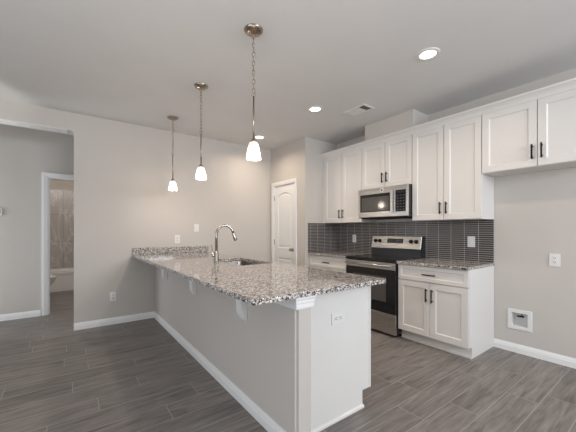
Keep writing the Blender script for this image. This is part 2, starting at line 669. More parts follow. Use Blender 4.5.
# rounded drywall corner bead of the pantry wall
struct(MB().box(-4.0 + 0.08, XL, YREAR - 0.12, -1.15, 0, HC).box(-3.92, XL, 1.95, YB, 0, HC)
       .box(-3.92, XL, -1.15, 1.95, 0, 0.65).box(-3.92, XL, -1.15, 1.95, 2.25, HC).build('wall_left', M['wall']))
struct(MB().box(XL, 0.55, YREAR - 0.12, YREAR, 0, HC).box(3.45, XR, YREAR - 0.12, YREAR, 0, HC)
       .box(0.55, 3.45, YREAR - 0.12, YREAR, 0, 1.62).box(0.55, 3.45, YREAR - 0.12, YREAR, 2.54, HC).build('wall_rear', M['wall']))
# hall and bathroom beyond the opening
HD0, HD1, HDH = -0.232, 0.53, 2.045
struct(MB().prism([(-2.4, 0), (HD0, 0), (HD0, HDH), (HD1, HDH), (HD1, 0), (1.3, 0), (1.3, HC), (-2.4, HC)], YHALL, YHALL + 0.12, 'y').build('wall_hall', M['wall']))
struct(MB().box(-2.4, -2.28, YB2, YHALL, 0, HC).build('wall_hall_end', M['wall']))
struct(MB().box(1.18, 1.3, YB2, YHALL, 0, HC).build('wall_hall_side', M['wall']))
YT0, YT1 = 7.68, 8.44
struct(MB().box(-1.02, 0.84, YT1 + 0.012, YT1 + 0.12, 0, HC).box(-1.02, -0.90, YHALL + 0.12, YT1 + 0.012, 0, HC)
       .box(0.72, 0.84, YHALL + 0.12, YT1 + 0.012, 0, HC).build('wall_bathroom', M['wall']))
struct(MB().box(-0.90, 0.72, YT1, YT1 + 0.012, 0.402, 2.16).build('wall_bath_tile', M['bathtile']))

# half wall carrying the bar
struct(MB().prism([(XH0, YH), (XH1, YH), (XH1, YB - 0.0005), (XH0, YB - 0.0005)], 0, CTP - 0.031, 'z', bev=0.016, seg=8).build('wall_peninsula', M['wall']))
# boxed duct chase between cabinet tops and ceiling
struct(MB().box(3.386, XR, 2.0, 2.735, UT + 0.065, HC, bev=0.004).build('wall_chase', M['wall']))
# tile backsplash
struct(MB().box(XR - 0.008, XR, Y1, YR, CT, UB).build('wall_backsplash', M['tile']))
struct(MB().box(XP + 0.055, XR - 0.008, YR - 0.008, YR, CT, UB).build('wall_backsplash_return', M['tile_x']))

BP = [(0, 0), (0.014, 0), (0.014, 0.052), (0.0105, 0.058), (0.0105, 0.068), (0.006, 0.080), (0.004, 0.089), (0, 0.089)]


def baseboard(name, p0, p1, side):
    """side: unit xy vector the face looks along"""
    m = MB()
    b = bmesh.new()
    p0, p1 = Vector(p0 + (0,)), Vector(p1 + (0,))
    n = Vector(side + (0,))
    A = [b.verts.new(p0 + n * o + Vector((0, 0, z))) for o, z in BP]
    B = [b.verts.new(p1 + n * o + Vector((0, 0, z))) for o, z in BP]
    b.faces.new(A)
    b.faces.new(B)
    for i in range(len(BP)):
        j = (i + 1) % len(BP)
        b.faces.new((A[i], A[j], B[j], B[i]))
    bmesh.ops.recalc_face_normals(b, faces=b.faces)
    m.merge(b)
    return struct(m.build(name, M['trim']))


baseboard('baseboard_back', (XOP1 - 0.003, YB), (XH0, YB), (0, -1))
baseboard('baseboard_peninsula', (XH0, YH - 0.006), (XH0, YB), (-1, 0))
baseboard('baseboard_peninsula_end', (XH0 - 0.014, YH), (XH1, YH), (0, -1))
baseboard('baseboard_right', (XR, YREAR), (XR, Y1), (-1, 0))
baseboard('baseboard_hall', (-2.28, YHALL), (-0.3126, YHALL), (0, -1))
baseboard('baseboard_back_left', (XL, YB), (XOP0, YB), (0, -1))
baseboard('baseboard_pantry', (XP, YR), (XP, 3.812), (-1, 0))

# thin white strip under the head of the hall opening
head_strip = MB()
soff = [(XOP0 + 0.07, HOP), (XOP1 - 0.07, HOP)] + arc[::-1] + [(XOP1 - 0.004, HOP - 0.030)] \
    + [(x - 0.004, z - 0.004) for x, z in arc] + [(XOP0 + 0.07, HOP - 0.004)]
head_strip.box(XOP0 + 0.07, XOP1 - 0.07, YB - 0.001, YB2 + 0.001, HOP - 0.004, HOP + 0.0005)
struct(head_strip.build('trim_1', M['trim']))

# casing round the bathroom door, with its jambs
CASW = 0.066


def casing_y(name, x0, x1, h, y, left=True, right=True):
    m = MB()
    for x_in, s in ((x0, -1), (x1, 1)):
        a, c = sorted((x_in, x_in + s * CASW))
        m.box(a, c, y - 0.012, y, 0, h + 0.0005, bev=0.003)
        a, c = sorted((x_in + s * CASW * 0.45, x_in + s * CASW))
        m.box(a, c, y - 0.018, y - 0.011, 0, h + CASW * 0.45, bev=0.003)
    m.box(x0 - CASW, x1 + CASW, y - 0.012, y, h, h + CASW, bev=0.003)
    m.box(x0 - CASW, x1 + CASW, y - 0.018, y - 0.011, h + CASW * 0.45, h + CASW, bev=0.003)
    # jambs and stop
    m.box(x0 - 0.002, x0 + 0.016, y - 0.006, y + 0.126, 0, h, bev=0.002)
    m.box(x1 - 0.016, x1 + 0.002, y - 0.006, y + 0.126, 0, h, bev=0.002)
    m.box(x0, x1, y - 0.006, y + 0.126, h - 0.016, h + 0.002, bev=0.002)
    m.box(x0 + 0.016, x0 + 0.028, y + 0.045, y + 0.08, 0, h - 0.016)
    return struct(m.build(name, M['trim']))


casing_y('trim_2', HD0 + 0.0, HD1, HDH, YHALL)

# pantry door: casing, slab, knob, hinges
m = MB()
for y_in, s in ((PD0, -1), (PD1, 1)):
    a, c = sorted((y_in, y_in + s * 0.058))
    m.box(XP - 0.012, XP, a, c, 0, PDH + 0.0005, bev=0.003)
    a, c = sorted((y_in + s * 0.026, y_in + s * 0.058))
    m.box(XP - 0.018, XP - 0.011, a, c, 0, PDH + 0.026, bev=0.003)
m.box(XP - 0.012, XP, PD0 - 0.058, PD1 + 0.058, PDH, PDH + 0.064, bev=0.003)
m.box(XP - 0.018, XP - 0.011, PD0 - 0.058, PD1 + 0.058, PDH + 0.028, PDH + 0.064, bev=0.003)
m.box(XP - 0.004, XP + 0.12, PD0 - 0.014, PD0, 0, PDH)
m.box(XP - 0.004, XP + 0.12, PD1, PD1 + 0.014, 0, PDH)
m.box(XP - 0.004, XP + 0.12, PD0 - 0.014, PD1 + 0.014, PDH, PDH + 0.014)
struct(m.build('trim_3', M['trim']))


def arch_ring(y0, y1, z0, z1, rise, ins, n=14):
    """panel outline inset by ins; top edge is a segmental arch of the given rise"""
    a, c, lo = y0 + ins, y1 - ins, z0 + ins
    hw = (y1 - y0) / 2
    pts = [(a, lo), (c, lo)]
    for i in range(n + 1):
        y = c + (a - c) * i / n
        u = (y - (y0 + y1) / 2) / hw
        # flat shoulders, eyebrow arch between
        s = max(0.0, 1 - (abs(u) / 0.82) ** 2)
        pts.append((y, z1 - ins + rise * (s ** 0.8 if rise else 0)))
    return pts


def door_slab(y0, y1, z0, z1, xf, xb):
    b = bmesh.new()
    panels = [(y0 + 0.105, y1 - 0.105, 0.95, 1.86, 0.055), (y0 + 0.105, y1 - 0.105, 0.24, 0.78, 0.0)]

    def loop(pts, x):
        vs = [b.verts.new((x, p[0], p[1])) for p in pts]
        for i in range(len(vs)):
            b.edges.new((vs[i], vs[(i + 1) % len(vs)]))
        return vs
    outer = [(y0, z0), (y1, z0), (y1, z1), (y0, z1)]
    vo = loop(outer, xf)
    first = [loop(arch_ring(*p, 0.0), xf) for p in panels]
    bmesh.ops.triangle_fill(b, use_beauty=True, edges=list(b.edges))
    for p, ring in zip(panels, first):
        prev = ring
        for ins, dx in ((0.010, 0.011), (0.020, 0.014), (0.045, 0.004)):
            cur = [b.verts.new((xf + dx, q[0], q[1])) for q in arch_ring(*p, ins)]
            for i in range(len(cur)):
                j = (i + 1) % len(cur)
                b.faces.new((prev[i], prev[j], cur[j], cur[i]))
            prev = cur
        b.faces.new(prev)
    vb = [b.verts.new((xb, p[0], p[1])) for p in outer]
    b.faces.new(vb)
    for i in range(4):
        j = (i + 1) % 4
        b.faces.new((vo[i], vo[j], vb[j], vb[i]))
    bmesh.ops.recalc_face_normals(b, faces=b.faces)
    m = MB()
    m.merge(b)
    return m


door1 = struct(door_slab(PD0 + 0.003, PD1 - 0.003, 0.012, PDH - 0.003, XP + 0.012, XP + 0.047).build('door_1', M['trim']))
door1['label'] = 'white two-panel arch-top pantry door'
kz, ky = 0.935, 3.945
kn = MB().lathe([(0.0, 0.001), (0.031, 0.001), (0.031, 0.006), (0.024, 0.010), (0.011, 0.012), (0.010, 0.030), (0.018, 0.036), (0.026, 0.046), (0.027, 0.056), (0.020, 0.066), (0.0, 0.069)],
                (XP + 0.013, ky, kz), axis='-x').build('door_knob', M['nickel'], door1)
kn['label'] = 'brushed nickel round knob'
for hz in (0.25, 1.05, 1.84):
    MB().tube([(XP + 0.006, PD1 - 0.002, hz - 0.045), (XP + 0.006, PD1 - 0.002, hz + 0.045)], 0.006).build('hinge', M['nickel'], door1)

# moulded cap band round the top of the half wall
CAPP = [(0, 0), (0.003, 0), (0.006, 0.010), (0.006, 0.030), (0.009, 0.036), (0.009, 0.050), (0.014, 0.058), (0.014, 0.072), (0, 0.072)]


def cap_band():
    z0 = CTP - 0.031 - 0.0725
    b = bmesh.new()
    path = [((XH0, YB), (-1, 0)), ((XH0, YH), (-1, -1)), ((XH1, YH), (1, -1)), ((XH1, 1.372), (1, 0))]
    rings = []
    for (x, y), d in path:
        rings.append([b.verts.new((x + d[0] * o, y + d[1] * o, z0 + z)) for o, z in CAPP])
    for A, B in zip(rings, rings[1:]):
        for i in range(len(CAPP)):
            j = (i + 1) % len(CAPP)
            b.faces.new((A[i], A[j], B[j], B[i]))
    b.faces.new(rings[0])
    b.faces.new(rings[-1])
    bmesh.ops.recalc_face_normals(b, faces=b.faces)
    m = MB()
    m.merge(b)
    return struct(m.build('trim_4', M['trim']))


cap_band()

# crown moulding along the cabinet tops
YF0 = 0.375                                    # far-right end of the cabinet over the fridge space
CR = [(XU + 0.004, UT - 0.012), (XU - 0.006, UT - 0.012), (XU - 0.010, UT + 0.004), (XU - 0.018, UT + 0.022), (XU - 0.036, UT + 0.040),
      (XU - 0.046, UT + 0.046), (XU - 0.050, UT + 0.062), (XU + 0.004, UT + 0.062)]
struct(MB().prism(CR, YF0, YR - 0.001, 'y').build('trim_5', M['cabinet']))

# ------------------------------------------------------------------ cabinets


def bar_pull(parent, p0, p1, out=(-1, 0, 0), name='handle'):
    p0, p1, out = Vector(p0), Vector(p1), Vector(out)
    m = MB()
    d = (p1 - p0).normalized()
    m.tube([p0 + out * 0.030, p1 + out * 0.030], 0.0072, 10)
    for p in (p0 + d * 0.018, p1 - d * 0.018):
        m.tube([p, p + out * 0.030], 0.006, 8)
    o = m.build(name, M['black'], parent)
    o['label'] = 'black bar pull'
    return o


def upper_cabinet(label, y0, y1, z0, z1, splits, group, end_panel=False):
    t = thing('wall_cabinet', label, 'cabinet', (XR, (y0 + y1) / 2, z0), group)
    m = MB()
    fx = XU + 0.020
    m.box(fx, XR - 0.001, y0 + 0.0005, y1 - 0.0005, z0, z1 + 0.03, bev=0.001)
    m.build('body', M['cabinet'], t)
    z1d = z1 - 0.008
    edges = [y0 + 0.004] + splits + [y1 - 0.004]
    n = len(edges) - 1
    for i in range(n):
        a, c = edges[i] + (0.003 if i else 0), edges[i + 1] - (0.003 if i < n - 1 else 0)
        d = MB().panel(XU, fx - 0.001, a, c, z0 + 0.004, z1d, 0.060, 0.009).build('door', M['cabinet'], t)
        yy = c - 0.031 if i == 0 else a + 0.031
        if n == 2:
            bar_pull(d, (XU, yy, z0 + 0.068), (XU, yy, z0 + 0.200))
    return t


G_UP = 'white upper wall cabinets'
upper_cabinet('tall white wall cabinet right of the microwave, above the light switch on the tile', Y1, Y2, UB, UT, [(Y1 + Y2) / 2], G_UP)
upper_cabinet('short white two-door wall cabinet directly above the microwave', Y2, Y3, 1.822, UT, [(Y2 + Y3) / 2], G_UP)
upper_cabinet('tall white wall cabinet left of the microwave beside the pantry wall', Y3, YR - 0.03, UB, UT, [(Y3 + YR - 0.03) / 2], G_UP)
upper_cabinet('wide short white cabinet over the empty refrigerator space at right', YF0, Y1, 1.8296, UT, [0.8204], G_UP)
o = MB().box(XU + 0.004, XR - 0.002, YR - 0.0295, YR - 0.0005, UB, UT + 0.03, bev=0.001).build('filler_strip', M['cabinet'])
tag(o, 'narrow white filler strip between left wall cabinet and pantry wall', 'filler strip')


def base_cabinet(label, y0, y1, group, side_right, y_split):
    t = thing('base_cabinet', label, 'cabinet', (XR, (y0 + y1) / 2, 0), group)
    fx = XB + 0.020
    top = CT - 0.0305
    # body with a toe-kick notch
    prof = [(fx, 0.114), (fx, top), (XR - 0.001, top), (XR - 0.001, 0.0), (XB + 0.078, 0.0), (XB + 0.078, 0.114)]
    MB().prism(prof, y0 + 0.0005, y1 - 0.0005, 'y', bev=0.001).build('body', M['cabinet'], t)
    MB().box(XB + 0.066, XB + 0.0775, y0 + 0.001, y1 - 0.001, 0, 0.022, bev=0.003).build('toe_trim', M['cabinet'], t)
    d = MB().panel(XB, fx - 0.001, y0 + 0.004, y1 - 0.004, 0.700, top - 0.006, 0.040, 0.007, cove=0.004).build('drawer', M['cabinet'], t)
    bar_pull(d, (XB, y_split - 0.07, 0.779), (XB, y_split + 0.07, 0.779))
    for a, c, yy in ((y0 + 0.004, y_split - 0.0015, y_split - 0.031), (y_split + 0.0015, y1 - 0.004, y_split + 0.031)):
        dd = MB().panel(XB, fx - 0.001, a, c, 0.118, 0.692, 0.060, 0.009).build('door', M['cabinet'], t)
        bar_pull(dd, (XB, yy, 0.492), (XB, yy, 0.632))
    return t


G_B = 'white base cabinets on the range wall'
base_cabinet('white base cabinet right of the range with one drawer over two doors', Y1, Y2 - 0.004, G_B, True, (Y1 + Y2) / 2)
base_cabinet('white base cabinet left of the range beside the pantry wall', Y3 + 0.004, YR - 0.001, G_B, False, (Y3 + YR) / 2)

o = MB().slab([(XB - 0.025, Y1 - 0.004), (XR - 0.0005, Y1 - 0.004), (XR - 0.0005, Y2 - 0.004), (XB - 0.025, Y2 - 0.004)], None, CT - 0.030, CT).build('countertop', M['granite'])
tag(o, 'short speckled granite countertop on the base cabinet right of the range', 'countertop', 'granite countertops')
o = MB().slab([(XB - 0.025, Y3 + 0.004), (XR - 0.0005, Y3 + 0.004), (XR - 0.0005, YR - 0.0005), (XB - 0.025, YR - 0.0005)], None, CT - 0.030, CT).build('countertop', M['granite'])
tag(o, 'granite countertop left of the range against the pantry return wall', 'countertop', 'granite countertops')

# ------------------------------------------------------------------ peninsula
PX0, PX1, PY0 = 0.7285, 1.800, 1.261
SK = (1.345, 1.735, 2.57, 3.30)
rc = 0.018
outer = [(PX0, YB - 0.0005)] + [(PX0 + rc - rc * math.cos(math.radians(a)), PY0 + rc - rc * math.sin(math.radians(a))) for a in range(0, 91, 15)] \
    + [(PX1 - rc + rc * math.sin(math.radians(a)), PY0 + rc - rc * math.cos(math.radians(a))) for a in range(0, 91, 15)] + [(PX1, YB - 0.0005)]
o = MB().slab(outer, rrect(*SK, 0.04), CTP - 0.030, CTP).build('bar_countertop', M['granite'])
tag(o, 'long speckled granite peninsula countertop with sink cutout and overhang', 'countertop', 'granite countertops')
o = MB().box(PX0, PX1 + 0.02, YB - 0.021, YB - 0.0005, CTP + 0.0003, 1.010, bev=0.002).build('granite_backsplash', M['granite'])
tag(o, 'low speckled granite backsplash strip standing on the peninsula counter against the back wall', 'backsplash')

PYP, PXE = 1.385, 1.775
t = thing('peninsula_cabinet', 'white peninsula base cabinet whose plain end panel carries a sideways outlet', 'cabinet', ((XH1 + PXE) / 2, (PYP + YB) / 2, 0))
ptop = CTP - 0.031
m = MB()
prof = [(XH1 + 0.001, 0.0), (PXE - 0.085, 0.0), (PXE - 0.085, 0.118), (PXE - 0.012, 0.118), (PXE - 0.012, ptop), (XH1 + 0.001, ptop)]
m.prism(prof, PYP, PYP + 0.018, 'y', bev=0.001)
o = m.build('end_panel', M['cabinet'], t)
MB().box(PXE - 0.014, PXE + 0.004, PYP - 0.004, PYP + 0.030, 0.118, ptop, bev=0.002).build('stile', M['cabinet'], t)
MB().box(XH1 + 0.001, XH1 + 0.018, PYP + 0.018, YB - 0.002, 0.0, ptop).box(XH1 + 0.018, PXE - 0.012, PYP + 0.018, YB - 0.002, 0.118, 0.136) \
    .box(PXE - 0.032, PXE - 0.012, PYP + 0.030, YB - 0.002, 0.136, ptop).box(PXE - 0.10, PXE - 0.085, PYP + 0.018, YB - 0.002, 0, 0.118).build('carcass', M['cabinet'], t)
MB().prism([(PYP, 0), (PYP - 0.012, 0), (PYP - 0.012, 0.012), (PYP - 0.006, 0.020), (PYP, 0.022)], XH1 + 0.004, PXE - 0.080, 'x').build('shoe_moulding', M['cabinet'], t)


def corbel(label, y):
    w = 0.082
    top = CTP - 0.0310
    prof = [(XH0 - 0.0005, top), (XH0 - 0.22, top), (XH0 - 0.22, top - 0.025)]
    for i in range(9):
        a = math.radians(90 * i / 8)
        prof.append((XH0 - 0.205 + 0.155 * math.sin(a), top - 0.025 - 0.105 * (1 - math.cos(a))))
    prof += [(XH0 - 0.047, 0.685), (XH0 - 0.042, 0.660), (XH0 - 0.024, 0.630), (XH0 - 0.018, 0.618), (XH0 - 0.0005, 0.618)]
    # notch for the cap moulding behind
    return tag(MB().prism(prof, y - w / 2, y + w / 2, 'y', bev=0.003).build('corbel', M['trim']), label, 'bracket', 'white corbels under the bar overhang')


corbel('white corbel under the bar overhang, nearest the rounded end of the half wall', 1.893)
corbel('middle one of the three white corbels under the bar overhang', 2.90)
corbel('white corbel under the bar overhang nearest the back wall', 3.97)

# sink, undermounted
t = thing('kitchen_sink', 'stainless undermount sink set into the granite peninsula beside the faucet', 'sink', ((SK[0] + SK[1]) / 2, (SK[2] + SK[3]) / 2, CTP - 0.24))
b = bmesh.new()
zt = CTP - 0.0315


def ring(ins, z, rr):
    return [b.verts.new((p[0], p[1], z)) for p in rrect(SK[0] + ins, SK[1] - ins, SK[2] + ins, SK[3] - ins, rr)]


rs = [ring(-0.025, zt, 0.05), ring(-0.003, zt, 0.042), ring(0.0, zt - 0.01, 0.04), ring(0.006, zt - 0.16, 0.04), ring(0.02, zt - 0.195, 0.05), ring(0.06, zt - 0.205, 0.05)]
for A, B in zip(rs, rs[1:]):
    for i in range(len(A)):
        j = (i + 1) % len(A)
        f = b.faces.new((A[i], A[j], B[j], B[i]))
        f.smooth = True
b.faces.new(rs[-1])
bmesh.ops.recalc_face_normals(b, faces=b.faces)
for f in b.faces:
    f.normal_flip()
m = MB()
m.merge(b)
o = m.build('bowl', M['steel_sink'], t)
MB().lathe([(0.0, 0.002), (0.030, 0.002), (0.042, 0.005), (0.045, 0.001)], ((SK[0] + SK[1]) / 2, (SK[2] + SK[3]) / 2, zt - 0.205)).build('drain', M['steel'], t)

# faucet
FX, FY = 1.275, 2.985
t = thing('kitchen_faucet', 'brushed nickel gooseneck pull-down faucet behind the peninsula sink', 'faucet', (FX, FY, CTP))
MB().lathe([(0.0, 0.0), (0.030, 0.0), (0.030, 0.006), (0.026, 0.010), (0.024, 0.014), (0.023, 0.110), (0.019, 0.118), (0.0, 0.119)], (FX, FY, CTP)).build('base', M['faucet'], t)
pts = [(FX, FY, CTP + 0.11), (FX, FY, CTP + 0.29)]
R_ = 0.088
for i in range(1, 15):
    a = math.radians(180 - 165 * i / 14)
    pts.append((FX + R_ + R_ * math.cos(a), FY - 0.25 * (R_ + R_ * math.cos(a)), CTP + 0.29 + R_ * 1.15 * math.sin(a)))
sp = MB().tube(pts, 0.0140, 14).build('spout', M['faucet'], t)
e, e0 = Vector(pts[-1]), Vector(pts[-2])
dr = (e - e0).normalized()
MB().tube([e - dr * 0.004, e + dr * 0.012, e + dr * 0.05, e + dr * 0.085, e + dr * 0.092], [0.0128, 0.0155, 0.0175, 0.0205, 0.0175], 16).build('spray_head', M['faucet'], t)
hd = Vector((-0.75, 0.66, 0)).normalized()
c0 = Vector((FX, FY, CTP + 0.070))
hb = MB().tube([c0 + hd * 0.018, c0 + hd * 0.042, c0 + hd * 0.048], [0.014, 0.013, 0.010], 12).build('lever_hub', M['faucet'], t)
MB().tube([c0 + hd * 0.036, c0 + hd * 0.040 + Vector((0, 0, 0.03)), c0 + hd * 0.052 + Vector((0, 0, 0.115))], [0.008, 0.0065, 0.0055], 10).build('lever', M['faucet'], t)

# ------------------------------------------------------------------ range
RY0, RY1 = Y2 + 0.004, Y3 - 0.004
t = thing('range', 'stainless freestanding electric range with black glass oven door', 'range', (XR - 0.3, (RY0 + RY1) / 2, 0))
RXF = 3.088
MB().box(RXF + 0.005, XR - 0.03, RY0, RY1, 0.035, 0.872, bev=0.002).build('body', M['enamel'], t)
MB().box(RXF - 0.028, XR - 0.12, RY0 - 0.001, RY1 + 0.001, 0.8735, 0.912, bev=0.005).build('cooktop', M['blackglass'], t)
bz = [(XR - 0.115, 0.890), (XR - 0.115, 1.000), (XR - 0.112, 1.012), (XR - 0.080, 1.170), (XR - 0.070, 1.176), (XR - 0.0125, 1.176), (XR - 0.0125, 0.873), (XR - 0.115, 0.873)]
bg = MB().prism(bz, RY0 + 0.002, RY1 - 0.002, 'y', bev=0.002).build('backguard', M['enamel'], t)
# stainless fascia follows the slope of the backguard
n_ = Vector((-(1.170 - 1.012), 0, (0.032))).normalized()


def on_slope(y, z, off):
    u = (z - 1.012) / (1.170 - 1.012)
    return Vector((XR - 0.112 + 0.032 * u, y, z)) + n_ * off


def slope_plate(m, y0, y1, z0, z1, o0, o1, bev=0.0015):
    b = bmesh.new()
    vs = []
    for off in (o0, o1):
        vs.append([b.verts.new(on_slope(y, z, off)) for y, z in ((y0, z0), (y1, z0), (y1, z1), (y0, z1))])
    b.faces.new(vs[0])
    b.faces.new(vs[1])
    for i in range(4):
        j = (i + 1) % 4
        b.faces.new((vs[0][i], vs[0][j], vs[1][j], vs[1][i]))
    bmesh.ops.recalc_face_normals(b, faces=b.faces)
    bmesh.ops.bevel(b, geom=list(b.edges), offset=bev, segments=1, affect='EDGES')
    m.merge(b)
    return m


fas = slope_plate(MB(), RY0 + 0.004, RY1 - 0.004, 1.010, 1.172, 0.0, 0.010).build('control_fascia', M['steel'], t)
yc = (RY0 + RY1) / 2
dsp = slope_plate(MB(), yc - 0.125, yc + 0.120, 1.078, 1.140, 0.009, 0.012, 0.0008).build('display', M['display'], fas)
m = MB()
for i in range(8):
    for j in range(2):
        y = yc - 0.10 + i * 0.029
        if 2 < i < 5 and j == 1:
            continue
        slope_plate(MB(), y, y + 0.014, 1.086 + j * 0.030, 1.092 + j * 0.030, 0.0115, 0.0125, 0.0002).build('key', M['legend'], fas)
for y in (2.098, 2.170, 2.652, 2.724):
    c = on_slope(y, 1.105, 0.010)
    k = MB().tube([c, c + n_ * 0.006, c + n_ * 0.007, c + n_ * 0.026, c + n_ * 0.030], [0.026, 0.026, 0.0215, 0.019, 0.014], 20).build('knob', M['black'], t)
    k['label'] = 'black round burner knob'
dr_ = MB().box(RXF - 0.026, RXF + 0.004, RY0 + 0.002, RY1 - 0.002, 0.272, 0.868, bev=0.003).build('oven_door', M['blackglass'], t)
MB().box(RXF - 0.030, RXF - 0.025, RY0 + 0.003, RY1 - 0.003, 0.786, 0.868, bev=0.002).build('top_rail', M['steel'], dr_)
MB().box(RXF - 0.0275, RXF - 0.0255, RY0 + 0.13, RY1 - 0.13, 0.40, 0.70, bev=0.0005).build('oven_window', M['mwglass'], dr_)
hm = MB().tube([(RXF - 0.068, RY0 + 0.03, 0.832), (RXF - 0.068, RY1 - 0.03, 0.832)], 0.0125, 14)
for y in (RY0 + 0.06, RY1 - 0.06):
    hm.tube([(RXF - 0.029, y, 0.832), (RXF - 0.066, y, 0.832)], 0.009, 10)
hm.build('oven_handle', M['steel'], dr_)
MB().box(RXF - 0.026, RXF + 0.004, RY0 + 0.002, RY1 - 0.002, 0.030, 0.266, bev=0.004).build('storage_drawer', M['steel'], t)
m = MB()
for x in (RXF + 0.05, XR - 0.10):
    for y in (RY0 + 0.05, RY1 - 0.05):
        MB().lathe([(0, 0), (0.018, 0), (0.018, 0.008), (0.010, 0.012), (0.010, 0.036), (0, 0.036)], (x, y, 0)).build('foot', M['black'], t)
m.bm.free()

# ------------------------------------------------------------------ microwave
MX = 3.318
my0, my1, mz0, mz1 = Y2 + 0.004, Y3 - 0.004, 1.425, 1.820
t = thing('microwave', 'stainless over-the-range microwave hung under the short wall cabinet', 'microwave', (XR - 0.2, (my0 + my1) / 2, mz0))
MB().box(MX + 0.020, XR - 0.012, my0, my1, mz0, mz1, bev=0.002).build('body', M['enamel'], t)
ydiv = 2.212
# front frame: stainless door with window, control column at right
d = MB().box(MX, MX + 0.019, ydiv + 0.001, my1, mz0 + 0.008, mz1, bev=0.003).build('door', M['steel'], t)
MB().box(MX - 0.002, MX + 0.003, 2.266, my1 - 0.035, 1.503, 1.742, bev=0.001).build('window', M['blackglass'], d)
MB().box(MX - 0.0028, MX - 0.0018, 2.300, my1 - 0.060, 1.512, 1.702, bev=0.0003).build('inner_screen', M['mwglass'], d)
hm = MB().box(MX - 0.040, MX - 0.026, 2.222, 2.256, 1.475, 1.765, bev=0.005, seg=3)
hm.box(MX - 0.028, MX + 0.001, 2.232, 2.246, 1.492, 1.514, bev=0.002).box(MX - 0.028, MX + 0.001, 2.232, 2.246, 1.730, 1.752, bev=0.002)
hm.build('door_handle', M['steel'], d)
f = MB().box(MX, MX + 0.019, my0, ydiv, mz0 + 0.008, mz1, bev=0.003).build('control_surround', M['steel'], t)
MB().box(MX - 0.002, MX + 0.003, my0 + 0.030, ydiv - 0.012, 1.49, 1.758, bev=0.001).build('keypad', M['blackglass'], f)
m = MB()
for i in range(3):
    for j in range(6):
        y, z = my0 + 0.048 + i * 0.040, 1.510 + j * 0.035
        MB().box(MX - 0.0028, MX - 0.0018, y, y + 0.020, z, z + 0.009).build('key', M['legend'], f)
MB().box(MX - 0.0028, MX - 0.0018, my0 + 0.048, ydiv - 0.030, 1.724, 1.748).build('clock_display', M['display'], f)
# round badge
cy_, cz_ = 2.402, 1.782
bd = MB().lathe([(0, 0.0), (0.028, 0.0), (0.028, 0.002), (0.024, 0.0028), (0.0, 0.0028)], (MX - 0.0002, cy_, cz_), axis='-x').build('badge', M['plastic'], t)
MB().lathe([(0, 0.0), (0.013, 0.0), (0.013, 0.0008), (0.0, 0.0008)], (MX - 0.0031, cy_, cz_), axis='-x', seg=20).build('badge_emblem', M['plastic_dark'], bd)
MB().box(MX + 0.03, XR - 0.05, my0 + 0.03, my1 - 0.03, mz0 - 0.012, mz0 - 0.0005, bev=0.003).build('vent_grille', M['black'], t)

# ------------------------------------------------------------------ electrical plates


def wall_plate(name, label, cat, c, u, n, up, w, h, kind, group=None):
    """c centre on the wall, u right, n out of the wall, up the plate's long direction"""
    c, u, n, up = Vector(c), Vector(u), Vector(n), Vector(up)
    t = thing(name, label, cat, tuple(c), group)

    def slab(m, du, dv, w, h, o0, o1, bev=0.001):
        cc = c + u * du + up * dv
        p = [cc + u * (s * w / 2) + up * (q * h / 2) + n * o for s in (-1, 1) for q in (-1, 1) for o in (o0, o1)]
        xs, ys, zs = zip(*[tuple(q) for q in p])
        m.box(min(xs), max(xs), min(ys), max(ys), min(zs), max(zs), bev=bev)
        return m
    slab(MB(), 0, 0, w, h, 0.0003, 0.0065, 0.002).build('cover_plate', M['plastic'], t)
    if kind == 'duplex':
        for dv in (-0.020, 0.020):
            r_ = slab(MB(), 0, dv, 0.034, 0.029, 0.006, 0.0085, 0.001).build('receptacle', M['plastic'], t)
            for du in (-0.007, 0.007):
                slab(MB(), du, dv + 0.003, 0.0034, 0.011, 0.0083, 0.0089, 0).build('slot', M['plastic_dark'], r_)
            slab(MB(), 0, dv - 0.008, 0.006, 0.006, 0.0083, 0.0089, 0).build('slot', M['plastic_dark'], r_)
    elif kind == 'gfci':
        r_ = slab(MB(), 0, 0, 0.034, 0.068, 0.006, 0.0085, 0.001).build('receptacle', M['plastic'], t)
        for dv in (-0.020, 0.020):
            for du in (-0.007, 0.007):
                slab(MB(), du, dv + 0.003, 0.0034, 0.011, 0.0083, 0.0089, 0).build('slot', M['plastic_dark'], r_)
            slab(MB(), 0, dv - 0.008, 0.006, 0.006, 0.0083, 0.0089, 0).build('slot', M['plastic_dark'], r_)
    else:
        r_ = slab(MB(), 0, 0, 0.034, 0.068, 0.006, 0.0075, 0.0008).build('switch_frame', M['plastic'], t)
        slab(MB(), 0, 0, 0.024, 0.050, 0.007, 0.0105, 0.0015).build('rocker', M['plastic'], r_)
    return t


X_, Y_, Z_ = (1, 0, 0), (0, 1, 0), (0, 0, 1)
NX, NY = (-1, 0, 0), (0, -1, 0)
wall_plate('outlet', 'white outlet low on the back wall under the bar overhang', 'outlet', (0.498, YB, 0.368), X_, NY, Z_, 0.075, 0.118, 'duplex', 'white wall outlets')
wall_plate('outlet', 'white outlet on the back wall just above the granite backsplash strip', 'outlet', (1.339, YB, 1.124), X_, NY, Z_, 0.078, 0.122, 'gfci', 'white wall outlets')
wall_plate('light_switch', 'white rocker switch on the back wall, higher and right of the counter outlet', 'switch', (1.631, YB, 1.295), X_, NY, Z_, 0.075, 0.118, 'rocker', 'white rocker switches')
wall_plate('light_switch', 'white rocker switch on the tile right of the range', 'switch', (XR - 0.008, 1.489, 1.125), (0, -1, 0), NX, Z_, 0.078, 0.124, 'rocker', 'white rocker switches')
wall_plate('outlet', 'white outlet on the tile backsplash left of the range', 'outlet', (XR - 0.008, 3.205, 1.125), (0, -1, 0), NX, Z_, 0.072, 0.122, 'gfci', 'white wall outlets')
